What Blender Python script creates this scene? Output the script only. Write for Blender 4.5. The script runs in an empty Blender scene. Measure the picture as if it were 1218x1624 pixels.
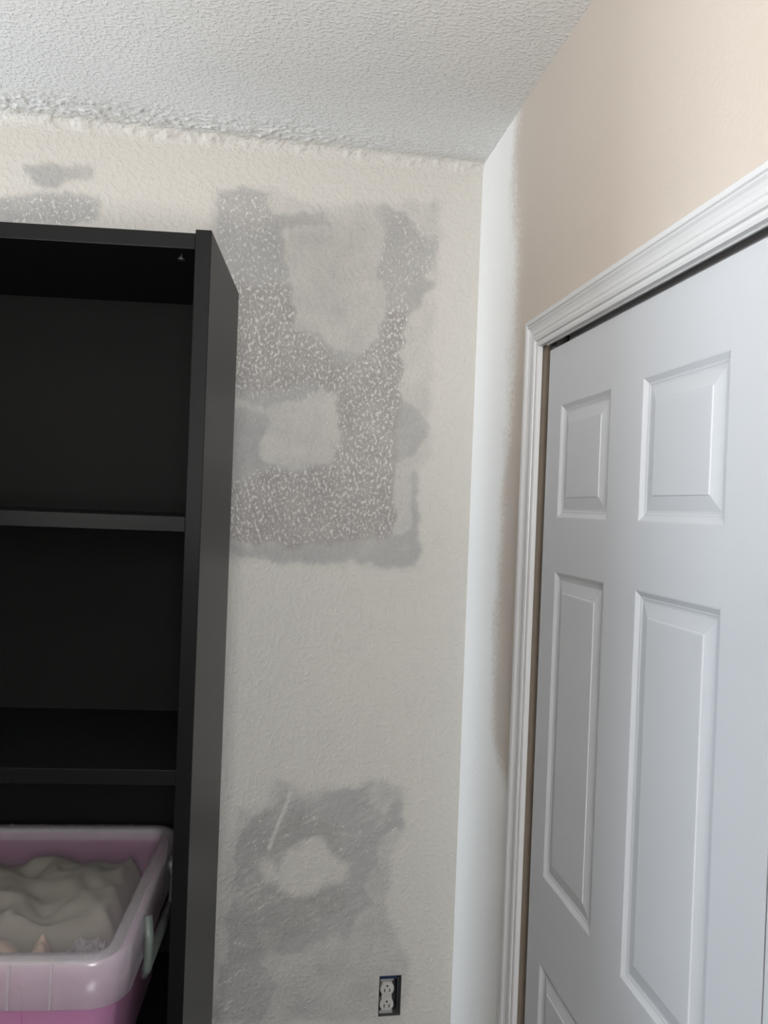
import bpy, bmesh, math, random
import numpy as np
from mathutils import Vector, Matrix

random.seed(4)
S = bpy.context.scene
COL = S.collection

# ------------------------------------------------------------------ camera
cam_d = bpy.data.cameras.new('camera')
cam = bpy.data.objects.new('camera', cam_d)
COL.objects.link(cam)
cam_d.sensor_fit = 'HORIZONTAL'
cam_d.sensor_width = 36.0
cam_d.lens = 1267.0845 * 36.0 / 1218.0
cam_d.clip_start = 0.02
_r, _u, _f = ((0.9871, -0.1556, 0.0378), (-0.0367, 0.0101, 0.9993), (0.1559, 0.9878, -0.0043))
cam.matrix_world = Matrix(((_r[0], _u[0], -_f[0], -0.515),
                           (_r[1], _u[1], -_f[1], -1.9088),
                           (_r[2], _u[2], -_f[2], 1.5879),
                           (0, 0, 0, 1)))
S.camera = cam

# ------------------------------------------------------------------ light and exposure
S.view_settings.view_transform = 'Standard'
S.view_settings.look = 'None'
S.view_settings.gamma = 1.0
S.view_settings.use_curve_mapping = False
S.view_settings.exposure = 0.04
S.cycles.use_denoising = True
S.cycles.max_bounces = 12
S.cycles.diffuse_bounces = 6
S.cycles.transparent_max_bounces = 24

world = bpy.data.worlds.new('sky')
S.world = world
world.use_nodes = True
_n = world.node_tree.nodes['Background']
_n.inputs[0].default_value = (0.62, 0.78, 1.0, 1)
_n.inputs[1].default_value = 1.2

FLOOR, CEIL = -0.08, 2.44
XL, YR = -2.8, -3.0                      # left wall and rear wall of the room
WIN1 = (-0.46, -0.04, 0.80, 2.02)         # window in the left wall, close to the back wall: y0 y1 z0 z1
FILL_WIN = (-0.85, -0.12, 1.38, 2.22)         # unseen window added in the rear wall as fill light


def area_light(name, loc, rot, sx, sz, power, color):
    d = bpy.data.lights.new(name, 'AREA')
    d.shape = 'RECTANGLE'
    d.size, d.size_y = sx, sz
    d.energy = power
    d.color = color
    o = bpy.data.objects.new(name, d)
    o.location = loc
    o.rotation_euler = rot
    COL.objects.link(o)
    return o


# daylight at the left window; rear daylight and bare uplight are added fill
area_light('daylight_left', (XL - 0.11, (WIN1[0] + WIN1[1]) / 2, (WIN1[2] + WIN1[3]) / 2), (0, -math.pi / 2, 0),
           WIN1[3] - WIN1[2], WIN1[1] - WIN1[0], 66.0, (0.80, 0.905, 1.0))
area_light('rear_fill', ((FILL_WIN[0] + FILL_WIN[1]) / 2, YR - 0.11, (FILL_WIN[2] + FILL_WIN[3]) / 2), (math.pi / 2, 0, 0),
           FILL_WIN[1] - FILL_WIN[0], FILL_WIN[3] - FILL_WIN[2], 47.0, (1.0, 0.98, 0.95))
UPLIGHT = (-1.30, -2.00, 1.46)
area_light('uplight_fill', UPLIGHT, (math.pi, 0, 0), 0.36, 0.36, 46.0, (1.0, 0.965, 0.92))  # no lamp stands here; light added to bounce off the ceiling


# ------------------------------------------------------------------ helpers
def mat(name, color, rough=0.6, spec=0.5, bump=None, var=None, metal=0.0):
    """Procedural principled material; bump = (scale, strength, distance), var = (scale, amount)."""
    m = bpy.data.materials.new(name)
    m.use_nodes = True
    nt = m.node_tree
    b = nt.nodes['Principled BSDF']
    b.inputs['Roughness'].default_value = rough
    b.inputs['Specular IOR Level'].default_value = spec
    b.inputs['Metallic'].default_value = metal
    b.inputs['Base Color'].default_value = (*color, 1)
    co = nt.nodes.new('ShaderNodeTexCoord')
    if var:
        n = nt.nodes.new('ShaderNodeTexNoise')
        n.inputs['Scale'].default_value = var[0]
        n.inputs['Detail'].default_value = 4
        nt.links.new(co.outputs['Object'], n.inputs['Vector'])
        mx = nt.nodes.new('ShaderNodeMix')
        mx.data_type = 'RGBA'
        mx.inputs['A'].default_value = (*[c * (1 - var[1]) for c in color], 1)
        mx.inputs['B'].default_value = (*[min(1, c * (1 + var[1])) for c in color], 1)
        nt.links.new(n.outputs['Fac'], mx.inputs['Factor'])
        nt.links.new(mx.outputs['Result'], b.inputs['Base Color'])
    if bump:
        n = nt.nodes.new('ShaderNodeTexNoise')
        n.inputs['Scale'].default_value = bump[0]
        n.inputs['Detail'].default_value = 3
        nt.links.new(co.outputs['Object'], n.inputs['Vector'])
        bp = nt.nodes.new('ShaderNodeBump')
        bp.inputs['Strength'].default_value = bump[1]
        bp.inputs['Distance'].default_value = bump[2]
        nt.links.new(n.outputs['Fac'], bp.inputs['Height'])
        nt.links.new(bp.outputs['Normal'], b.inputs['Normal'])
    return m


def plastic(name, color, clear, trans, rough=0.3, tint=(1, 1, 1)):
    """Milky translucent plastic: see-through share 'clear', the rest scatters light through."""
    m = bpy.data.materials.new(name)
    m.use_nodes = True
    nt = m.node_tree
    nt.nodes.clear()
    out = nt.nodes.new('ShaderNodeOutputMaterial')
    tr = nt.nodes.new('ShaderNodeBsdfTransparent')
    tr.inputs[0].default_value = (*tint, 1)
    df = nt.nodes.new('ShaderNodeBsdfDiffuse')
    df.inputs[0].default_value = (*color, 1)
    tl = nt.nodes.new('ShaderNodeBsdfTranslucent')
    tl.inputs[0].default_value = (*color, 1)
    gl = nt.nodes.new('ShaderNodeBsdfGlossy')
    gl.inputs['Roughness'].default_value = rough
    lw = nt.nodes.new('ShaderNodeLayerWeight')
    pw = nt.nodes.new('ShaderNodeMath')
    pw.operation = 'POWER'
    pw.inputs[1].default_value = 5.0
    nt.links.new(lw.outputs['Facing'], pw.inputs[0])
    fr = nt.nodes.new('ShaderNodeMath')
    fr.operation = 'MULTIPLY_ADD'
    fr.inputs[1].default_value = 0.5
    fr.inputs[2].default_value = 0.035
    nt.links.new(pw.outputs[0], fr.inputs[0])
    a, b, c = (nt.nodes.new('ShaderNodeMixShader') for _ in range(3))
    a.inputs[0].default_value = trans
    nt.links.new(df.outputs[0], a.inputs[1])
    nt.links.new(tl.outputs[0], a.inputs[2])
    b.inputs[0].default_value = clear
    nt.links.new(a.outputs[0], b.inputs[1])
    nt.links.new(tr.outputs[0], b.inputs[2])
    nt.links.new(fr.outputs[0], c.inputs[0])
    nt.links.new(b.outputs[0], c.inputs[1])
    nt.links.new(gl.outputs[0], c.inputs[2])
    nt.links.new(c.outputs[0], out.inputs[0])
    return m


class MB:
    """Collects shapes and links them as ONE mesh object."""

    def __init__(self):
        self.v, self.f = [], []

    def add(self, vs, fs):
        k = len(self.v)
        self.v += [tuple(p) for p in vs]
        self.f += [tuple(i + k for i in q) for q in fs]
        return self

    def box(self, x0, x1, y0, y1, z0, z1):
        vs = [(x, y, z) for x in (x0, x1) for y in (y0, y1) for z in (z0, z1)]
        return self.add(vs, [(0, 1, 3, 2), (4, 6, 7, 5), (0, 4, 5, 1), (2, 3, 7, 6), (0, 2, 6, 4), (1, 5, 7, 3)])

    def loft(self, loops, closed=True, cap0=False, cap1=False):
        n = len(loops[0])
        vs = [p for l in loops for p in l]
        fs = []
        for k in range(len(loops) - 1):
            for i in range(n if closed else n - 1):
                j = (i + 1) % n
                fs.append((k * n + i, k * n + j, (k + 1) * n + j, (k + 1) * n + i))
        if cap0:
            fs.append(tuple(reversed(range(n))))
        if cap1:
            fs.append(tuple((len(loops) - 1) * n + i for i in range(n)))
        return self.add(vs, fs)

    def tube(self, pts, rad, n=8, flat=1.0):
        loops = []
        for i, p in enumerate(pts):
            p = Vector(p)
            a = Vector(pts[max(i - 1, 0)])
            b = Vector(pts[min(i + 1, len(pts) - 1)])
            t = (b - a).normalized()
            ref = Vector((1, 0, 0)) if abs(t.x) < 0.9 else Vector((0, 0, 1))
            s = t.cross(ref).normalized()
            w = s.cross(t)
            loops.append([p + s * rad * math.cos(q) + w * rad * flat * math.sin(q)
                          for q in (2 * math.pi * k / n for k in range(n))])
        return self.loft(loops, True, True, True)

    def build(self, name, material, parent=None, bevel=0.0, smooth=False, solid=0.0, fix=True):
        me = bpy.data.meshes.new(name)
        me.from_pydata(self.v, [], self.f)
        if fix:
            bm = bmesh.new()
            bm.from_mesh(me)
            bmesh.ops.recalc_face_normals(bm, faces=bm.faces)
            bm.to_mesh(me)
            bm.free()
        me.materials.append(material)
        o = bpy.data.objects.new(name, me)
        COL.objects.link(o)
        if parent:
            o.parent = parent
        if solid:
            md = o.modifiers.new('solid', 'SOLIDIFY')
            md.thickness = solid
            md.offset = -1
        if bevel:
            md = o.modifiers.new('bevel', 'BEVEL')
            md.width = bevel
            md.segments = 2
            md.limit_method = 'ANGLE'
        if smooth:
            for p in me.polygons:
                p.use_smooth = True
        return o


def empty(name, loc=(0, 0, 0), rz=0.0):
    o = bpy.data.objects.new(name, None)
    o.empty_display_size = 0.1
    o.location = loc
    o.rotation_euler = (0, 0, rz)
    COL.objects.link(o)
    return o


def tag(o, label, cat, group=None, kind=None):
    o['label'] = label
    o['category'] = cat
    if group:
        o['group'] = group
    if kind:
        o['kind'] = kind
    return o


def vnoise(x, y, seed=0):
    """Smooth value noise on arrays, 0..1."""
    xi, yi = np.floor(x).astype(np.int64), np.floor(y).astype(np.int64)
    fx, fy = x - xi, y - yi
    fx, fy = fx * fx * (3 - 2 * fx), fy * fy * (3 - 2 * fy)

    def h(a, b):
        k = (a * 374761393 + b * 668265263 + seed * 974711) & 0x7fffffff
        k = ((k ^ (k >> 13)) * 1274126177) & 0x7fffffff
        k = k ^ (k >> 16)
        return (k & 0xffff) / 65535.0
    return ((h(xi, yi) * (1 - fx) + h(xi + 1, yi) * fx) * (1 - fy)
            + (h(xi, yi + 1) * (1 - fx) + h(xi + 1, yi + 1) * fx) * fy)


def fbm(x, y, seed=0, o=4):
    s, a, t = 0, 1.0, 0
    for k in range(o):
        s = s + a * vnoise(x * 2 ** k, y * 2 ** k, seed + k)
        t += a
        a *= 0.5
    return s / t


def inside(poly, x, y):
    r = np.zeros(x.shape, bool)
    n = len(poly)
    for i in range(n):
        x1, y1 = poly[i]
        x2, y2 = poly[(i + 1) % n]
        if y1 == y2:
            continue
        c = (y1 > y) != (y2 > y)
        r ^= c & (x < (x2 - x1) * (y - y1) / (y2 - y1) + x1)
    return r


def blur(a, k):
    for _ in range(k):
        p = np.pad(a, 1, mode='edge')
        a = (p[:-2, 1:-1] + p[2:, 1:-1] + p[1:-1, :-2] + p[1:-1, 2:] + 2 * p[1:-1, 1:-1]) / 6
    return a


def spans(a, b, step, *cuts):
    """Grid lines from a to b that include every cut."""
    ks = sorted({a, b, *[c for c in cuts if a < c < b]})
    r = []
    for p, q in zip(ks[:-1], ks[1:]):
        n = max(1, round((q - p) / step))
        r += [p + (q - p) * i / n for i in range(n)]
    return np.array(r + [b])


def grid_wall(name, us, zs, pos, holes, material, colors=None, smooth=True):
    """A wall sheet on grid lines us x zs; pos(U, Z) gives the xyz arrays; holes are left open."""
    U, Z = np.meshgrid(us, zs, indexing='ij')
    X, Y, W = pos(U, Z)
    nu, nz = len(us), len(zs)
    uc, zc = (us[:-1] + us[1:]) / 2, (zs[:-1] + zs[1:]) / 2
    UC, ZC = np.meshgrid(uc, zc, indexing='ij')
    keep = np.ones(UC.shape, bool)
    for (a, b, c, d) in holes:
        keep &= ~((UC > a) & (UC < b) & (ZC > c) & (ZC < d))
    I, J = np.nonzero(keep)
    k = I * nz + J
    F = np.stack([k, k + nz, k + nz + 1, k + 1], 1)
    me = bpy.data.meshes.new(name)
    V = np.stack([X.ravel(), Y.ravel(), W.ravel()], 1)
    me.from_pydata(V.tolist(), [], F.tolist())
    if colors is not None:
        at = me.color_attributes.new('paint', 'FLOAT_COLOR', 'POINT')
        C = np.ones((nu * nz, 4), np.float32)
        for i, c in enumerate(colors(U, Z)):
            C[:, i] = c.ravel()
        at.data.foreach_set('color', C.ravel())
    me.materials.append(material)
    if smooth:
        me.polygons.foreach_set('use_smooth', [True] * len(me.polygons))
    o = bpy.data.objects.new(name, me)
    COL.objects.link(o)
    o['kind'] = 'structure'
    return o


# ------------------------------------------------------------------ wall shaders
class NG:
    """Little shorthand for building a node graph."""

    def __init__(self, name):
        self.m = bpy.data.materials.new(name)
        self.m.use_nodes = True
        self.t = self.m.node_tree
        self.b = self.t.nodes['Principled BSDF']
        self.co = self.t.nodes.new('ShaderNodeTexCoord').outputs['Object']

    def lk(self, a, b):
        if hasattr(a, 'is_linked'):
            self.t.links.new(a, b)
        else:
            b.default_value = a

    def mapped(self, scale, rot=(0, 0, 0)):
        n = self.t.nodes.new('ShaderNodeMapping')
        n.inputs['Scale'].default_value = scale
        n.inputs['Rotation'].default_value = rot
        self.lk(self.co, n.inputs['Vector'])
        return n.outputs[0]

    def noise(self, scale, detail=3, rough=0.5, vec=None):
        n = self.t.nodes.new('ShaderNodeTexNoise')
        n.inputs['Scale'].default_value = scale
        n.inputs['Detail'].default_value = detail
        n.inputs['Roughness'].default_value = rough
        self.lk(vec if vec is not None else self.co, n.inputs['Vector'])
        return n.outputs['Fac']

    def math(self, op, a, b=0.0, c=0.0, clamp=False):
        n = self.t.nodes.new('ShaderNodeMath')
        n.operation = op
        n.use_clamp = clamp
        for i, q in enumerate((a, b, c)):
            self.lk(q, n.inputs[i])
        return n.outputs[0]

    def step(self, a, lo, hi):
        n = self.t.nodes.new('ShaderNodeMapRange')
        n.interpolation_type = 'SMOOTHSTEP'
        self.lk(a, n.inputs['Value'])
        self.lk(lo, n.inputs['From Min'])
        self.lk(hi, n.inputs['From Max'])
        return n.outputs[0]

    def mix(self, f, a, b):
        n = self.t.nodes.new('ShaderNodeMix')
        n.data_type = 'RGBA'
        self.lk(f, n.inputs['Factor'])
        self.lk((*a, 1) if isinstance(a, tuple) else a, n.inputs['A'])
        self.lk((*b, 1) if isinstance(b, tuple) else b, n.inputs['B'])
        return n.outputs['Result']

    def paint(self):
        n = self.t.nodes.new('ShaderNodeVertexColor')
        n.layer_name = 'paint'
        s = self.t.nodes.new('ShaderNodeSeparateColor')
        self.lk(n.outputs['Color'], s.inputs[0])
        return s.outputs[0], s.outputs[1], s.outputs[2]

    def bump(self, h, strength, dist, prev=None):
        n = self.t.nodes.new('ShaderNodeBump')
        n.inputs['Strength'].default_value = strength
        n.inputs['Distance'].default_value = dist
        self.lk(h, n.inputs['Height'])
        if prev is not None:
            self.lk(prev, n.inputs['Normal'])
        return n.outputs[0]

    def done(self, color, normal=None, rough=0.75, spec=0.3):
        self.lk(color, self.b.inputs['Base Color'])
        if normal is not None:
            self.lk(normal, self.b.inputs['Normal'])
        self.b.inputs['Roughness'].default_value = rough
        self.b.inputs['Specular IOR Level'].default_value = spec
        return self.m


WALL_C = (0.525, 0.505, 0.470)


def back_wall_material():
    g = NG('patched_wall_paint')
    R, G, B = g.paint()
    # grey primer that shows where the wall was sanded
    blot = g.noise(22, 5, 0.6)
    fine = g.noise(160, 3, 0.6)
    edge = g.math('ADD', g.math('MULTIPLY', blot, 0.40), g.math('MULTIPLY', fine, 0.40))
    grey = g.step(g.math('ADD', R, edge), 0.36, 1.12)
    col = g.mix(g.math('MULTIPLY', g.step(g.noise(3.2, 3), 0.35, 0.7), 0.5), WALL_C, (0.505, 0.49, 0.465))
    tone = g.mix(B, (0.325, 0.32, 0.312), (0.250, 0.230, 0.216))
    tone = g.mix(g.math('MULTIPLY', g.noise(60, 4, 0.6), 0.6), tone, (0.40, 0.39, 0.38))
    col = g.mix(grey, col, tone)
    # flecks of left-over paint on the high spots
    sp = g.noise(1.0, 4, 0.7, g.mapped((150, 150, 100), (0, 0.5, 0)))
    thr = g.math('SUBTRACT', 0.722, g.math('MULTIPLY', G, 0.21))
    fleck = g.math('MULTIPLY', g.step(sp, thr, g.math('ADD', thr, 0.08)), g.step(G, 0.02, 0.2))
    col = g.mix(g.math('MULTIPLY', fleck, 0.9), col, (0.61, 0.59, 0.57))
    # orange-peel texture
    o1 = g.step(g.noise(85, 2, 0.5), 0.42, 0.68)
    o2 = g.noise(260, 2, 0.5)
    n = g.bump(g.math('ADD', o1, g.math('MULTIPLY', o2, 0.3)), 0.5, 0.0016)
    n = g.bump(fleck, 0.5, 0.0012, n)
    return g.done(col, n, 0.7, 0.3)


def right_wall_material():
    g = NG('beige_wall_paint')
    R, G, B = g.paint()
    fine = g.noise(110, 3, 0.6)
    w = g.step(g.math('ADD', R, g.math('MULTIPLY', g.math('SUBTRACT', fine, 0.5), 0.6)), 0.25, 0.75)
    beige = g.mix(g.noise(2.5, 3), (0.515, 0.455, 0.40), (0.545, 0.485, 0.43))
    col = g.mix(w, beige, (0.76, 0.75, 0.73))
    col = g.mix(G, col, (0.87, 0.87, 0.865))
    h = g.math('MULTIPLY', g.step(g.noise(130, 3, 0.6), 0.4, 0.7), g.math('ADD', g.math('MULTIPLY', R, 0.8), 0.2))
    n = g.bump(h, 0.45, 0.0012)
    return g.done(col, n, 0.6, 0.35)


def ceiling_material():
    g = NG('textured_ceiling')
    R, G, B = g.paint()
    v = g.step(g.noise(1.0, 3, 0.55, g.mapped((120, 150, 120))), 0.44, 0.74)
    f = g.noise(240, 2)
    col = g.mix(g.noise(5, 3), (0.62, 0.615, 0.605), (0.67, 0.665, 0.655))
    dirt = g.math('MULTIPLY', R, g.step(g.noise(70, 4, 0.65), 0.35, 0.7))
    col = g.mix(dirt, col, (0.42, 0.395, 0.36))
    col = g.mix(G, col, (0.535, 0.515, 0.485))
    n = g.bump(g.math('ADD', v, g.math('MULTIPLY', f, 0.3)), 0.52, 0.003)
    return g.done(col, n, 0.8, 0.25)


M = {
    'back': back_wall_material(),
    'right': right_wall_material(),
    'ceil': ceiling_material(),
    'wall': mat('plain_wall_paint', (0.38, 0.36, 0.335), 0.8, 0.3, (120, 0.3, 0.002)),
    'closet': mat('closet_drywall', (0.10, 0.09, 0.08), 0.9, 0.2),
    'carpet': mat('carpet', (0.06, 0.05, 0.045), 0.95, 0.1, (400, 0.8, 0.01), (60, 0.25)),  # colour kept very dark to cut light bounced off the floor
    'door': mat('white_door_paint', (0.52, 0.54, 0.57), 0.42, 0.45),
    'trim': mat('white_trim_paint', (0.60, 0.605, 0.615), 0.35, 0.5),
    'jamb': mat('bare_brown_jamb', (0.20, 0.165, 0.13), 0.8, 0.2, None, (30, 0.2)),
    'track': mat('grey_track_metal', (0.52, 0.52, 0.52), 0.5, 0.4, None, (40, 0.1)),
    'black': mat('black_laminate', (0.0055, 0.0057, 0.0062), 0.34, 0.10, (180, 0.12, 0.0004), (9, 0.12)),
    'blackin': mat('black_backing_board', (0.0068, 0.0068, 0.0068), 0.6, 0.06, (120, 0.1, 0.0004), (6, 0.15)),
    'lid': plastic('milky_rim_plastic', (0.64, 0.62, 0.64), 0.72, 0.35, 0.22, (0.97, 0.97, 0.98)),
    'clear': plastic('clear_lid_plastic', (0.6, 0.6, 0.62), 0.87, 0.4, 0.15, (0.98, 0.98, 0.98)),
    'pink': plastic('pink_translucent_plastic', (0.66, 0.36, 0.57), 0.40, 0.45, 0.3, (0.92, 0.72, 0.87)),
    'latch': plastic('grey_green_plastic', (0.22, 0.26, 0.24), 0.35, 0.4, 0.3),
    'cream': mat('cream_fabric', (0.27, 0.25, 0.21), 0.95, 0.1, (500, 0.3, 0.001), (25, 0.12)),
    'peach': mat('peach_fabric', (0.46, 0.35, 0.29), 0.95, 0.1, (500, 0.3, 0.001), (25, 0.1)),
    'mauve': mat('mauve_grey_fabric', (0.33, 0.30, 0.32), 0.95, 0.1, (500, 0.3, 0.001), (25, 0.12)),
    'obox': mat('dark_outlet_box', (0.07, 0.07, 0.07), 0.7, 0.3, None, (80, 0.3)),
    'oblue': mat('blue_box_plastic', (0.010, 0.022, 0.065), 0.6, 0.3, None, (80, 0.2)),
    'yoke': mat('dull_steel_yoke', (0.36, 0.37, 0.36), 0.5, 0.4, None, (90, 0.25), 0.1),
    'ivory': mat('ivory_receptacle', (0.47, 0.455, 0.435), 0.5, 0.4, None, (60, 0.06)),
    'slot': mat('dark_slot', (0.02, 0.02, 0.02), 0.8, 0.2),
    'glass': plastic('window_glass', (0.9, 0.95, 1.0), 0.97, 0.5, 0.02),
    'cam': mat('dull_cam_lock', (0.16, 0.16, 0.17), 0.3, 0.6, None, (60, 0.2), 0.8),
}

# ------------------------------------------------------------------ room shell
POLY = {
    'halo': [
        [(-0.647, 2.324), (-0.503, 2.332), (-0.41, 2.301), (-0.28, 2.32), (-0.098, 2.338), (-0.092, 2.18), (-0.102, 2.103), (-0.109, 1.874), (-0.099, 1.716), (-0.131, 1.683), (-0.118, 1.436), (-0.303, 1.447), (-0.561, 1.449), (-0.634, 1.466), (-0.66, 2.192)],
        [(-0.456, 0.944), (-0.376, 0.903), (-0.285, 0.919), (-0.204, 0.932), (-0.135, 0.91), (-0.134, 0.794), (-0.161, 0.742), (-0.18, 0.615), (-0.104, 0.484), (-0.116, 0.331), (-0.585, 0.36), (-0.573, 0.508), (-0.562, 0.653), (-0.557, 0.805), (-0.537, 0.861), (-0.459, 0.876)],
    ],
    'grey': [
        [(-0.641, 2.324), (-0.563, 2.326), (-0.515, 2.321), (-0.504, 2.28), (-0.372, 2.286), (-0.371, 2.255), (-0.487, 2.231), (-0.48, 2.208), (-0.453, 2.125), (-0.439, 2.015), (-0.38, 2.007), (-0.367, 1.97), (-0.291, 1.963), (-0.236, 2.017), (-0.238, 2.136), (-0.267, 2.165), (-0.243, 2.198), (-0.245, 2.253), (-0.278, 2.286), (-0.279, 2.308), (-0.242, 2.319), (-0.184, 2.304), (-0.143, 2.264), (-0.104, 2.261), (-0.095, 2.189), (-0.145, 2.15), (-0.106, 2.144), (-0.143, 2.087), (-0.168, 2.072), (-0.18, 2.034), (-0.178, 1.902), (-0.192, 1.869), (-0.153, 1.84), (-0.103, 1.798), (-0.136, 1.727), (-0.192, 1.693), (-0.182, 1.611), (-0.192, 1.516), (-0.305, 1.489), (-0.429, 1.484), (-0.635, 1.502), (-0.64, 1.63), (-0.497, 1.679), (-0.337, 1.692), (-0.33, 1.736), (-0.337, 1.848), (-0.381, 1.864), (-0.43, 1.836), (-0.502, 1.817), (-0.647, 1.83), (-0.648, 1.854), (-0.62, 2.074), (-0.63, 2.177)],
        [(-0.635, 1.496), (-0.429, 1.483), (-0.192, 1.515), (-0.142, 1.553), (-0.12, 1.493), (-0.131, 1.439), (-0.303, 1.456), (-0.47, 1.449), (-0.55, 1.468)],
        [(-0.153, 1.682), (-0.131, 1.683), (-0.122, 1.468), (-0.145, 1.467)],
        [(-0.646, 1.812), (-0.502, 1.814), (-0.483, 1.778), (-0.528, 1.702), (-0.485, 1.673), (-0.64, 1.63)],
        [(-1.061, 2.33), (-0.995, 2.341), (-0.907, 2.339), (-0.906, 2.317), (-0.974, 2.304), (-0.986, 2.288), (-1.033, 2.281)],
        [(-1.137, 2.246), (-1.026, 2.27), (-0.905, 2.276), (-0.887, 2.256), (-0.91, 2.21), (-1.135, 2.19)],
        [(-0.54, 0.805), (-0.503, 0.849), (-0.453, 0.867), (-0.438, 0.915), (-0.398, 0.892), (-0.369, 0.886), (-0.284, 0.913), (-0.204, 0.926), (-0.213, 0.871), (-0.189, 0.847), (-0.144, 0.899), (-0.135, 0.811), (-0.198, 0.787), (-0.193, 0.726), (-0.223, 0.675), (-0.198, 0.627), (-0.249, 0.595), (-0.259, 0.541), (-0.345, 0.539), (-0.367, 0.514), (-0.44, 0.518), (-0.468, 0.502), (-0.546, 0.506), (-0.555, 0.597), (-0.541, 0.675)],
        [(-0.163, 0.469), (-0.121, 0.47), (-0.124, 0.447), (-0.174, 0.449)],
        [(-0.562, 0.507), (-0.468, 0.502), (-0.439, 0.489), (-0.421, 0.443), (-0.462, 0.353), (-0.579, 0.36)],
        [(-0.326, 0.489), (-0.302, 0.476), (-0.313, 0.46), (-0.331, 0.469)],
        [(-0.327, 0.357), (-0.286, 0.358), (-0.286, 0.341), (-0.326, 0.344)],
    ],
    'hole': [
        [(-0.432, 0.745), (-0.394, 0.778), (-0.338, 0.805), (-0.31, 0.758), (-0.266, 0.734), (-0.276, 0.694), (-0.349, 0.662), (-0.4, 0.647), (-0.436, 0.694)],
        [(-0.482, 0.746), (-0.449, 0.751), (-0.441, 0.683), (-0.475, 0.695)],
    ],
    'brown': [
        [(-0.656, 2.09), (-0.452, 2.109), (-0.442, 2.008), (-0.373, 1.982), (-0.346, 1.928), (-0.309, 1.937), (-0.229, 1.992), (-0.226, 2.068), (-0.181, 2.071), (-0.178, 1.902), (-0.19, 1.819), (-0.182, 1.611), (-0.192, 1.519), (-0.429, 1.487), (-0.635, 1.502), (-0.64, 1.624), (-0.497, 1.66), (-0.337, 1.686), (-0.334, 1.848), (-0.413, 1.881), (-0.473, 1.858), (-0.648, 1.854)],
        [(-0.54, 0.805), (-0.503, 0.849), (-0.374, 0.86), (-0.287, 0.821), (-0.273, 0.619), (-0.341, 0.587), (-0.468, 0.502), (-0.546, 0.506), (-0.541, 0.675)],
    ],
    'spk': [
        [(-0.641, 2.315), (-0.515, 2.321), (-0.504, 2.28), (-0.493, 2.226), (-0.453, 2.125), (-0.439, 2.015), (-0.38, 2.007), (-0.367, 1.97), (-0.291, 1.963), (-0.236, 2.017), (-0.238, 2.136), (-0.267, 2.165), (-0.245, 2.253), (-0.242, 2.319), (-0.184, 2.304), (-0.104, 2.261), (-0.095, 2.189), (-0.17, 2.11), (-0.178, 1.902), (-0.19, 1.819), (-0.192, 1.693), (-0.182, 1.611), (-0.192, 1.522), (-0.429, 1.487), (-0.635, 1.502), (-0.64, 1.63), (-0.497, 1.679), (-0.337, 1.692), (-0.334, 1.848), (-0.43, 1.836), (-0.647, 1.83), (-0.62, 2.074)],
        [(-1.137, 2.246), (-1.026, 2.27), (-0.905, 2.276), (-0.887, 2.256), (-0.91, 2.21), (-1.135, 2.19)],
    ],
    'streak': [
        [(-0.557, 0.822), (-0.283, 0.872), (-0.138, 0.893), (-0.134, 0.788), (-0.217, 0.663), (-0.249, 0.583), (-0.318, 0.575), (-0.399, 0.624), (-0.498, 0.56), (-0.468, 0.502), (-0.457, 0.352), (-0.546, 0.358), (-0.562, 0.507), (-0.54, 0.652)],
    ],
}

HOLE = (-0.1815, -0.1270, 0.3530, 0.4515)                # opening cut for the outlet box
ZJ = 2.410                                                # back wall ends here; the cove runs on to the ceiling


def back_paint(U, Z):
    wx = U + 0.028 * (fbm(U * 28, Z * 28, 11) - 0.5) + 0.012 * (vnoise(U * 120, Z * 120, 5) - 0.5)
    wz = Z + 0.028 * (fbm(U * 28, Z * 28, 31) - 0.5) + 0.012 * (vnoise(U * 120, Z * 120, 9) - 0.5)

    def layer(key, soft):
        m = np.zeros(U.shape)
        for pl in POLY[key]:
            m = np.maximum(m, inside(pl, wx, wz).astype(float))
        return blur(m, soft)
    grey, halo, hole, brown, spk = layer('grey', 7), layer('halo', 14), layer('hole', 14), layer('brown', 5), layer('spk', 4)
    streak = layer('streak', 4)
    # long sweeps of the sanding pad in the lower patch
    a = (U * 0.86 + Z * 0.5)
    b = (Z * 0.86 - U * 0.5)
    sw = vnoise(a * 28, b * 150, 3) * 0.6 + vnoise(a * 60, b * 300, 8) * 0.4
    low = (Z < 1.1)
    grey = grey * np.where(low, 0.45 + 0.32 * (1 - sw) + 0.5 * (fbm(U * 20, Z * 20, 93) - 0.5), 0.60 + 0.35 * (fbm(U * 16, Z * 16, 95) - 0.5))
    R = np.maximum(grey, halo * np.where(low, 0.38, 0.29) * (0.6 + 0.8 * fbm(U * 14, Z * 14, 77)))
    R = R * (1 - 0.85 * hole * np.clip(0.45 + 1.2 * fbm(U * 26, Z * 26, 121), 0, 1))
    # one pale scraped line through the lower patch
    p0, p1 = np.array((-0.412, 0.904)), np.array((-0.461, 0.768))
    d = (p1 - p0) / np.hypot(*(p1 - p0))
    t = (U - p0[0]) * d[0] + (Z - p0[1]) * d[1]
    s = np.abs((U - p0[0]) * d[1] - (Z - p0[1]) * d[0])
    scr = np.clip(1.6 - s / 0.004, 0, 1) * (t > 0) * (t < 0.146)
    R = R * (1 - 0.75 * scr)
    G = np.where(low, 0, spk * np.clip(0.88 + 0.12 * brown + 0.3 * (fbm(U * 9, Z * 9, 41) - 0.5), 0, 1))
    G = np.maximum(G, streak * np.clip((sw - 0.46) * 4, 0, 1) * 0.92)
    return R, G * (1 - hole), brown * np.where(low, 0.5, 1.0)


def back_pos(U, Z):
    return U, np.zeros_like(U), Z


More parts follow.
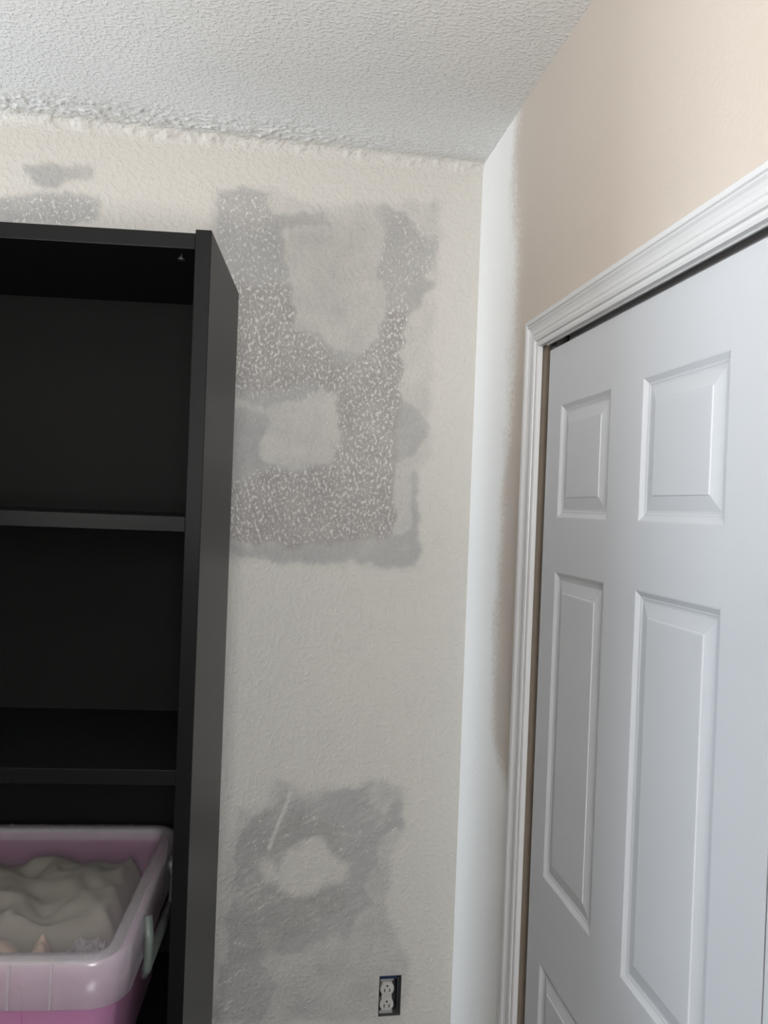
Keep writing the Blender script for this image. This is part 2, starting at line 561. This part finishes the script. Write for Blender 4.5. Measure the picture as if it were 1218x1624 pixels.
xs = spans(XL, -1.25, 0.3)[:-1].tolist() + spans(-1.25, 0.0, 0.0035, HOLE[0], HOLE[1]).tolist()
zs = spans(FLOOR, 0.27, 0.1).tolist()[:-1] + spans(0.27, ZJ, 0.0035, HOLE[2], HOLE[3]).tolist()
# the left part of the wall only needs the coarse columns, so both share the same rows
wall_back = grid_wall('wall_back', np.array(xs), np.array(zs), back_pos, [HOLE], M['back'], back_paint)
tag(wall_back, 'off-white back wall with sanded grey patches behind the black bookcase', 'wall')

# ceiling: a sheet that turns down into the back wall along a crumbly cove
def ceil_sheet():
    us = np.array(spans(XL, -1.3, 0.3)[:-1].tolist() + spans(-1.3, 0.0, 0.004).tolist())
    # arc length coordinate: s<0.03 runs up the wall, the rest runs out over the ceiling
    ss = np.array(spans(0.0, 0.30, 0.004).tolist()[:-1] + spans(0.30, 0.75, 0.02).tolist()[:-1]
                  + spans(0.75, -YR + 0.018, 0.3).tolist())

    def pos(U, Sv):
        r = 0.022
        arc = r * math.pi / 2
        t = np.clip((Sv - 0.008) / arc, 0, 1) * math.pi / 2
        over = np.clip(Sv - 0.008 - arc, 0, None)
        Y = -(r - r * np.cos(t)) - over
        Z = ZJ + np.clip(Sv, 0, 0.008) + r * np.sin(t)
        rough = np.exp(-((Sv - 0.075) / 0.06) ** 2) * np.clip((-U - 0.05) / 0.5, 0.25, 1)
        rough = rough * (Sv > 0.004)
        lump = np.clip(fbm(U * 130, Sv * 140, 6, 3) - 0.50, 0, 1) * 0.015
        lump = lump + np.clip(vnoise(U * 110, Sv * 120, 16) - 0.62, 0, 1) * 0.010
        edge = np.exp(-((Sv - 0.020) / 0.012) ** 2) * np.clip(fbm(U * 60, Sv * 40, 61, 3) - 0.5, 0, 1) * 0.02
        Z = Z - lump * rough - edge * 0.4 * (Sv > 0.004)
        Y = Y - lump * rough * 0.5 - edge * (Sv > 0.004)
        return U, Y, np.minimum(Z, CEIL)

    def paint(U, Sv):
        wob = 0.02 * (fbm(U * 9, Sv * 9, 71) - 0.5)
        band = np.exp(-((Sv - 0.095 + wob * 1.6) / 0.04) ** 2)
        d = band * np.clip(0.55 + 1.1 * (fbm(U * 6, Sv * 14, 81) - 0.5) + np.clip((-U - 0.45) * 0.5, -0.2, 0.4), 0, 1)
        white = np.clip(1.0 - (Sv - 0.040 + wob * 1.5) / 0.035, 0, 1) * (1 - 0.5 * np.clip((fbm(U * 40, Sv * 40, 99, 3) - 0.55) * 6, 0, 1) * np.clip(-U - 0.3, 0, 1))
        return d * 0.6, white, d * 0
    return grid_wall('ceiling', us, ss, pos, [], M['ceil'], paint)


ceil = ceil_sheet()
tag(ceil, 'white knockdown textured ceiling with a crumbly edge along the back wall', 'ceiling')

# right wall with the closet opening
OP = (-1.905, -0.468, FLOOR, 1.925)


def right_paint(U, Z):
    n = fbm(U * 6, Z * 3.0, 21) - 0.5
    m = fbm(U * 22, Z * 14, 51) - 0.5
    edge = -0.285 + 0.10 * n + 0.05 * m
    edge = edge - 0.16 * np.clip((1.12 - Z) / 0.15, 0, 1)
    w = np.clip((U - edge) / 0.19 + 0.5, 0, 1)
    # a patch left half covered beside the casing
    w = w * (1 - 0.45 * np.exp(-((U + 0.30) / 0.07) ** 2) * np.clip((1.75 - Z) / 0.3, 0, 1) * np.clip((Z - 1.0) / 0.1, 0, 1))
    e2 = -0.105 - 0.05 * np.clip((2.0 - Z) / 0.5, 0, 1) + 0.012 * m
    s = np.clip((U - e2) / 0.012 + 0.5, 0, 1) * np.clip((2.23 - Z) / 0.15, 0, 1)
    return w, s * 0.0, w * 0


ys = spans(YR, -1.5, 0.25, OP[0])[:-1].tolist() + spans(-1.5, -0.02, 0.012, OP[1]).tolist()[:-1] + spans(-0.02, 0, 0.01).tolist()
zr = spans(FLOOR, CEIL, 0.012, OP[3])
wall_right = grid_wall('wall_right', np.array(ys), np.array(zr), lambda U, Z: (np.zeros_like(U), U, Z), [OP], M['right'], right_paint)
tag(wall_right, 'pale beige right wall with a white primed strip in the corner', 'wall')

o = grid_wall('wall_left', spans(YR, 0, 9, WIN1[0], WIN1[1]), spans(FLOOR, CEIL, 9, WIN1[2], WIN1[3]),
              lambda U, Z: (np.full_like(U, XL), U, Z), [WIN1], M['wall'], None, False)
tag(o, 'plain painted wall on the left side of the room', 'wall')
rx = spans(XL, 0, 9, FILL_WIN[0], FILL_WIN[1])
rz = spans(FLOOR, CEIL, 9, FILL_WIN[2], FILL_WIN[3])
o = grid_wall('wall_rear', rx, rz, lambda U, Z: (U, np.full_like(U, YR), Z), [FILL_WIN], M['wall'], None, False)
tag(o, 'plain painted wall behind the photographer', 'wall')
o = MB().box(XL, 0.75, YR, 0.0, FLOOR - 0.05, FLOOR).build('floor', M['carpet'])
tag(o, 'carpeted floor coloured dark to cut bounced light', 'floor', None, 'structure')
o = MB()
o.add([(0.65, OP[0] - .1, FLOOR), (0.65, OP[1] + .1, FLOOR), (0.65, OP[1] + .1, CEIL), (0.65, OP[0] - .1, CEIL)], [(0, 1, 2, 3)])
for y in (OP[0] - .1, OP[1] + .1):
    o.add([(0.1, y, FLOOR), (0.65, y, FLOOR), (0.65, y, CEIL), (0.1, y, CEIL)], [(0, 1, 2, 3)])
for z in (CEIL,):
    o.add([(0.1, OP[0] - .1, z), (0.65, OP[0] - .1, z), (0.65, OP[1] + .1, z), (0.1, OP[1] + .1, z)], [(0, 1, 2, 3)])
o.add([(0.1, OP[0] - .1, 1.94), (0.1, OP[1] + .1, 1.94), (0.1, OP[1] + .1, CEIL), (0.1, OP[0] - .1, CEIL)], [(0, 1, 2, 3)])
for a, b in ((OP[0] - .1, OP[0]), (OP[1], OP[1] + .1)):
    o.add([(0.1, a, FLOOR), (0.1, b, FLOOR), (0.1, b, 1.94), (0.1, a, 1.94)], [(0, 1, 2, 3)])
o = o.build('wall_closet', M['closet'])
tag(o, 'dark inside of the closet behind the white doors', 'wall', None, 'structure')

o = MB().box(XL, -0.001, -0.012, 0.0, FLOOR, FLOOR + 0.09).build('baseboard_back', M['trim'], None, 0.003)
tag(o, 'white baseboard along the patched back wall', 'baseboard', None, 'structure')
o = MB().box(-0.012, 0.0, -0.415, -0.0125, FLOOR, FLOOR + 0.09).build('baseboard_right', M['trim'], None, 0.003)
tag(o, 'white baseboard between the corner and the closet casing', 'baseboard', None, 'structure')


def window(name, w, loc, turn, label):
    """A sash window standing in its opening; the frame runs back from the wall face along local +y."""
    root = empty(name, loc, turn)
    tag(root, label, 'window', None, 'structure')
    hw, h = (w[1] - w[0]) / 2, w[3] - w[2]
    fr = MB()
    fr.box(-hw, -hw + .04, 0, .09, 0, h).box(hw - .04, hw, 0, .09, 0, h)
    fr.box(-hw + .04, hw - .04, 0, .09, 0, .04).box(-hw + .04, hw - .04, 0, .09, h - .04, h)
    fr.box(-hw + .04, hw - .04, .02, .06, h / 2 - .018, h / 2 + .018)
    fr.build('window_frame', M['trim'], root, 0.003)
    MB().box(-hw + .04, hw - .04, .063, .067, .04, h - .04).build('pane', M['glass'], root)


window('window_1', WIN1, (XL, (WIN1[0] + WIN1[1]) / 2, WIN1[2]), math.pi / 2, 'daylit window in the left wall near the back corner')
window('fill_window', FILL_WIN, ((FILL_WIN[0] + FILL_WIN[1]) / 2, YR, FILL_WIN[2]), math.pi, 'small high window added behind the photographer for fill light')

# ------------------------------------------------------------------ closet casing (mitred, moulded) and jamb
# profile: (distance out from the opening, how far it stands off the wall)
PROF = [(0.000, 0.0), (0.000, 0.0085), (0.004, 0.0100), (0.0085, 0.0100), (0.0100, 0.0070), (0.0115, 0.0112),
        (0.0165, 0.0130), (0.0215, 0.0128), (0.0225, 0.0098), (0.0250, 0.0120), (0.0310, 0.0125), (0.0370, 0.0145),
        (0.0405, 0.0172), (0.0425, 0.0178), (0.0440, 0.0140), (0.0460, 0.0176), (0.0530, 0.0178), (0.0550, 0.0160),
        (0.0550, 0.0)]
CI = (-1.886, -0.476, 1.902)                             # casing's inner edges: y right, y left, z top
mb = MB()
loops = []
for (dy, dz, y, z) in ((0, 0, CI[1], FLOOR), (1, 1, CI[1], CI[2]), (-1, 1, CI[0], CI[2]), (-1, 0, CI[0], FLOOR)):
    loops.append([(-h, y + dy * d + (d if (dy, dz) == (0, 0) else 0), z + dz * d) for d, h in PROF])
mb.loft(loops, closed=False)
trim_1 = mb.build('trim_1', M['trim'], None)
tag(trim_1, 'white moulded casing around the closet doors', 'door casing', None, 'structure')

mb = MB()
mb.box(-0.002, 0.10, OP[1], OP[1] + 0.018, FLOOR, OP[3] + .018)
mb.box(-0.002, 0.10, OP[0] - 0.018, OP[0], FLOOR, OP[3] + .018)
mb.box(-0.002, 0.10, OP[0], OP[1], OP[3], OP[3] + 0.018)
trim_2 = mb.build('trim_2', M['jamb'])
tag(trim_2, 'dark brown jamb lining the closet opening behind the casing', 'door jamb', None, 'structure')
mb = MB()
mb.box(-0.0005, 0.002, OP[0] + .001, OP[1] - 0.03, 1.899, OP[3] - .0005)
mb.box(0.002, 0.045, OP[0] + .001, OP[1] - 0.03, OP[3] - 0.004, OP[3] - .0005)
mb.box(0.043, 0.045, OP[0] + .001, OP[1] - 0.03, 1.905, OP[3] - .004)
mb.build('header_track', M['track'], trim_2)
mb = MB()
mb.box(0.010, 0.022, -0.520, -0.490, 1.893, 1.906)
mb.tube([(0.012, -0.505, 1.910), (0.020, -0.505, 1.910)], 0.009, 12)
mb.build('door_roller', M['cam'], trim_2)


# ------------------------------------------------------------------ six-panel closet doors
def closet_door(name, y_far, width, z0, z1, label, flip=False):
    """y runs from y_far towards the camera; the face looks at -x."""
    root = empty(name, (0.006, y_far, z0))
    tag(root, label, 'door', None, 'structure')
    T = 0.034
    h = z1 - z0
    cols = [(0.0630, 0.2670), (0.3675, 0.5770)]
    if flip:
        cols = [(width - b, width - a) for a, b in reversed(cols)]
    rows = [(0.24, 0.797 - z0), (0.948 - z0, 1.4895 - z0), (1.5827 - z0, 1.7835 - z0)]
    us = [0] + [c for p in cols for c in p] + [width]
    vs = [0] + [c for p in rows for c in p] + [h]
    mb = MB()
    P = lambda x, u, v: (x, -u, v)
    for i in range(5):
        for j in range(7):
            if i % 2 == 1 and j % 2 == 1:
                continue
            a, b, c, d = us[i], us[i + 1], vs[j], vs[j + 1]
            mb.add([P(0, a, c), P(0, b, c), P(0, b, d), P(0, a, d)], [(0, 1, 2, 3)])
    e = 0.0015
    ring = lambda x, k: [P(x, k, k), P(x, width - k, k), P(x, width - k, h - k), P(x, k, h - k)]
    # slightly eased outer edge, sides and back
    mb.loft([ring(0.0, 0), ring(T, 0)], True, False, True)
    mb.build('door_slab', M['door'], root)
    prof = [(0.000, 0.0), (0.0020, 0.0003), (0.0050, 0.0022), (0.0090, 0.0046), (0.0115, 0.0050), (0.0130, 0.0058),
            (0.0160, 0.0060), (0.0250, 0.0040), (0.0350, 0.0019), (0.0362, 0.0008), (0.0380, 0.0006)]
    for (a, b) in cols:
        for (c, d) in rows:
            pm = MB()
            pm.loft([[P(x, a + k, c + k), P(x, b - k, c + k), P(x, b - k, d - k), P(x, a + k, d - k)]
                     for k, x in prof], True, False, True)
            pm.build('panel', M['door'], root)
    return root


closet_door('door_1', -0.500, 0.6745, FLOOR + 0.015, 1.890, 'white six-panel closet door next to the primed corner')
closet_door('door_2', -1.1780, 0.712, FLOOR + 0.015, 1.890, 'white closet door at the right edge, mostly out of the picture', True)

# ------------------------------------------------------------------ outlet with its cover plate off
out = empty('electrical_outlet', ((HOLE[0] + HOLE[1]) / 2, 0.0, (HOLE[2] + HOLE[3]) / 2))
tag(out, 'ivory double power outlet without cover plate in the patched back wall', 'power outlet')
hw, hh, dp = (HOLE[1] - HOLE[0]) / 2, (HOLE[3] - HOLE[2]) / 2, 0.055
mb = MB()
ring = lambda y, k: [(-hw + k, y, -hh + k), (hw - k, y, -hh + k), (hw - k, y, hh - k), (-hw + k, y, hh - k)]
mb.loft([ring(0.0, 0), ring(0.012, 0), ring(0.012, 0.002), ring(dp, 0.002)], True, False, True)
mb.build('outlet_box', M['obox'], out)
MB().box(-hw + .002, hw - .010, 0.0015, 0.030, hh - 0.0085, hh - 0.0005).build('box_rim', M['oblue'], out)
MB().box(hw - .0085, hw - .0060, 0.003, 0.030, -hh + .006, hh - .006).build('box_flange', M['cam'], out)
dx, dz0 = -0.0065, -0.004
yk = MB()
yk.box(dx - .010, dx + .010, 0.0115, 0.0130, dz0 - .046, dz0 + .046)
yk.box(dx - .0165, dx + .0165, 0.0110, 0.0130, dz0 + .034, dz0 + .0455)
yk.box(dx - .0165, dx + .0165, 0.0110, 0.0130, dz0 - .0455, dz0 - .037)
yk.tube([(dx, 0.0108, dz0 + .040), (dx, 0.0092, dz0 + .040)], .0035, 12)
yk.build('mounting_yoke', M['yoke'], out, 0.0006)
for zc in (0.0185, -0.0195):
    lp = []
    for y, k in ((0.022, 0), (0.0048, 0), (0.0034, 0.0014)):
        l = []
        for i in range(40):
            q = 2 * math.pi * i / 40
            x, z = 0.0172 * math.cos(q), 0.0172 * math.sin(q)
            z = max(-0.0142, min(0.0142, z))
            s = 1 - k / 0.017
            l.append((dx + x * s, y, dz0 + zc + z * s))
        lp.append(l)
    r = MB().loft(lp, True, True, True).build('receptacle', M['ivory'], out)
    sl = MB()
    for sx in (-0.0062, 0.0062):
        sl.box(dx + sx - .0011, dx + sx + .0011, 0.0031, 0.0060, dz0 + zc - .0070, dz0 + zc + .0010)
    sl.tube([(dx, 0.0031, dz0 + zc + .0075), (dx, 0.0060, dz0 + zc + .0075)], 0.0024, 12)
    sl.build('slot', M['slot'], r)
MB().box(dx - .0125, dx + .0125, 0.0062, 0.0215, dz0 - .034, dz0 + .034).build('device_body', M['ivory'], out, 0.001)

# ------------------------------------------------------------------ black bookcase, turned a little off the wall
BR = math.radians(-5.14)
bk = empty('bookcase', (-0.6001, -0.6584, FLOOR), BR)
tag(bk, 'tall black laminate bookcase with open shelves standing against the patched wall', 'bookcase')
BW, BD, BH, BT = 0.80, 0.3614, 2.0028 - FLOOR, 0.0245
for x0 in (-BT, -BW):
    MB().box(x0, x0 + BT, 0, BD, 0, BH).build('side_panel', M['black'], bk, 0.0012)
xi0, xi1 = -BW + BT, -BT
MB().box(xi0, xi1, 0.0015, BD - 0.007, BH - 0.0300, BH - 0.0055).build('top_panel', M['black'], bk, 0.0012)
for zt, fr in ((1.5640, 0.004), (1.1753, 0.002), (0.700, 0.002), (0.330, 0.004)):
    MB().box(xi0, xi1, fr, BD - 0.007, zt - 0.0240 - FLOOR, zt - FLOOR).build('shelf', M['black'], bk, 0.0012)
MB().box(xi0, xi1, 0.002, BD - 0.007, 0.075, 0.0995).build('bottom_panel', M['black'], bk, 0.0012)
MB().box(xi0, xi1, 0.030, 0.045, 0.0, 0.075).build('plinth', M['black'], bk, 0.001)
MB().box(xi0 - .004, xi1 + .004, BD - 0.007, BD - 0.003, 0.03, BH - 0.006).build('back_panel', M['blackin'], bk)
MB().tube([(-0.055, 0.055, BH - 0.0302), (-0.055, 0.055, BH - 0.0320)], 0.006, 16).build('cam_lock', M['cam'], bk)

# ------------------------------------------------------------------ pink storage bin with a clear lid
NR = math.radians(-4.0)
LW, LL = 0.42, 0.470
fx, fy = -0.670, -0.799                                   # front right corner of the lid
c, s = math.cos(NR), math.sin(NR)
bx = fx - (c * LW / 2 + s * LL / 2)
by = fy + (c * LL / 2 - s * LW / 2)
BZ = 0.7005
binb = empty('storage_bin', (bx, by, BZ), NR)
tag(binb, 'pink translucent plastic storage bin with a clear lid on a bookcase shelf', 'storage bin')


def rrect(w, l, r, z, n=8):
    pts = []
    for cx, cy, a0 in ((w / 2 - r, l / 2 - r, 0), (-w / 2 + r, l / 2 - r, 90), (-w / 2 + r, -l / 2 + r, 180), (w / 2 - r, -l / 2 + r, 270)):
        for i in range(n + 1):
            q = math.radians(a0 + 90 * i / n)
            pts.append((cx + r * math.cos(q), cy + r * math.sin(q), z))
    return pts


ZT = 0.9654 - BZ                                          # top of the lid's rim
mb = MB()
mb.loft([rrect(0.320, 0.370, 0.035, 0.0), rrect(0.345, 0.395, 0.042, 0.003), rrect(0.352, 0.402, 0.044, 0.012),
         rrect(0.386, 0.436, 0.048, ZT - 0.040), rrect(0.390, 0.440, 0.048, ZT - 0.012)], True, True, False)
mb.build('bin_body', M['pink'], binb, 0, True, 0.0022)
for xr in (0.066, -0.066):
    rb = MB()
    rb.loft([[(xr - .007, -0.2012, .015), (xr + .007, -0.2012, .015), (xr + .006, -0.2045, .015), (xr - .006, -0.2045, .015)],
             [(xr - .007, -0.2180, ZT - .042), (xr + .007, -0.2180, ZT - .042), (xr + .006, -0.2220, ZT - .042), (xr - .006, -0.2220, ZT - .042)]], True, True, True)
    rb.build('rib', M['pink'], binb)
lid = MB()
lid.loft([rrect(LW + .002, LL + .002, 0.052, ZT - 0.064), rrect(LW, LL, 0.052, ZT - 0.010), rrect(LW - .003, LL - .003, 0.051, ZT - 0.003),
          rrect(LW - .010, LL - .010, 0.048, ZT), rrect(LW - .056, LL - .050, 0.024, ZT), rrect(LW - .060, LL - .054, 0.022, ZT - 0.002),
          rrect(LW - .068, LL - .062, 0.020, ZT - 0.020)], True, False, False)
lid_o = lid.build('lid', M['lid'], binb, 0, True, 0.0018)
MB().loft([rrect(LW - .068, LL - .062, 0.020, ZT - 0.022), rrect(LW - .068, LL - .062, 0.020, ZT - 0.020)], True, True, True).build('lid_panel', M['clear'], lid_o)
for xr in (-0.16, -0.105, -0.05, 0.005, 0.06, 0.115):
    MB().box(xr - .0015, xr + .0015, -LL / 2 - .0022, -LL / 2 + .0005, ZT - .062, ZT - .003).build('lid_rib', M['lid'], lid_o)
    MB().box(xr - .0015, xr + .0015, LL / 2 - .030, LL / 2 - .005, ZT - .0003, ZT + .0012).build('lid_rib', M['lid'], lid_o)
for side in (1, -1):
    lt = MB()
    X = side * (LW / 2 + 0.004)
    y0, y1 = -0.100, 0.115
    lt.tube([(X - side * .002, y0 + .01, ZT - .012), (X + side * .003, y0, ZT - .04), (X + side * .002, y0 + .004, ZT - .085), (X - side * .004, y0 + .012, ZT - .100)], 0.0115, 8, 0.6)
    lt.tube([(X - side * .002, y1 - .01, ZT - .012), (X + side * .003, y1, ZT - .04), (X + side * .002, y1 - .004, ZT - .085), (X - side * .004, y1 - .012, ZT - .100)], 0.0115, 8, 0.6)
    lt.tube([(X - side * .002, y0 + .01, ZT - .094), (X, (y0 + y1) / 2, ZT - .090), (X - side * .002, y1 - .01, ZT - .094)], 0.010, 8, 0.8)
    lt.build('latch', M['latch'], binb, 0, True)


# ------------------------------------------------------------------ cloths packed in the bin
def cloth(name, material, x0, x1, y0, y1, zc, amp, seed, label, thick=0.05, fold=1.0, dirn=0.6):
    """A crumpled bundle of fabric: domed top with long soft folds, closed underneath."""
    n = 56
    u = np.linspace(0, 1, n)
    U, V = np.meshgrid(u, u, indexing='ij')
    ex = np.clip(np.minimum(U, 1 - U) / 0.11, 0, 1)
    ey = np.clip(np.minimum(V, 1 - V) / 0.11, 0, 1)
    e = np.sqrt(1 - (1 - ex) ** 2) * np.sqrt(1 - (1 - ey) ** 2)
    rx = U + 0.10 * (fbm(U * 3, V * 3, seed) - 0.5)
    ry = V + 0.10 * (fbm(U * 3, V * 3, seed + 9) - 0.5)
    a = rx * math.cos(dirn) + ry * math.sin(dirn)
    folds = 1 - np.abs(2 * fbm(a * 4.2, (ry * math.cos(dirn) - rx * math.sin(dirn)) * 1.6, seed + 3, 2) - 1)
    ridge = 1 - np.abs(2 * fbm(rx * 5, ry * 5, seed + 17, 2) - 1)
    Z = zc - thick + thick * e + amp * fold * (folds * 0.7 + ridge * 0.5 - 0.9) * e
    wob = 0.012
    X = x0 + (x1 - x0) * U + wob * (fbm(U * 4, V * 4, seed + 30) - 0.5)
    Y = y0 + (y1 - y0) * V + wob * (fbm(U * 4, V * 4, seed + 40) - 0.5)
    vs = np.stack([X, Y, Z], -1).reshape(-1, 3).tolist()
    fs = [(i * n + j, (i + 1) * n + j, (i + 1) * n + j + 1, i * n + j + 1) for i in range(n - 1) for j in range(n - 1)]
    rim = [(i, 0) for i in range(n)] + [(n - 1, j) for j in range(1, n)] + [(i, n - 1) for i in range(n - 2, -1, -1)] + [(0, j) for j in range(n - 2, 0, -1)]
    base = len(vs)
    for (i, j) in rim:
        vs.append((X[i, j], Y[i, j], zc - thick - 0.004))
    m = len(rim)
    for k in range(m):
        q = (k + 1) % m
        fs.append((rim[k][0] * n + rim[k][1], rim[q][0] * n + rim[q][1], base + q, base + k))
    fs.append(tuple(base + k for k in range(m)))
    R = Matrix.Rotation(NR, 4, 'Z')
    mb = MB()
    mb.add([R @ Vector((p[0], p[1], p[2])) for p in vs], fs)
    o = mb.build(name, material, None, 0, True)
    o.location = (bx, by, BZ)
    tag(o, label, 'cloth')
    return o


cloth('folded_cloth', M['cream'], -0.160, 0.161, -0.070, 0.188, ZT - 0.044, 0.056, 5, 'large cream crumpled cloth filling the back of the pink bin', 0.13)
cloth('folded_cloth', M['peach'], -0.158, 0.088, -0.190, -0.092, ZT - 0.046, 0.060, 23, 'peach cloth in front of the large cream one under the clear lid', 0.10, 1.0, 0.2)
cloth('folded_cloth', M['mauve'], 0.102, 0.161, -0.190, -0.086, ZT - 0.050, 0.050, 37, 'mauve grey cloth in the front right corner of the pink bin', 0.10, 1.0, 1.2)
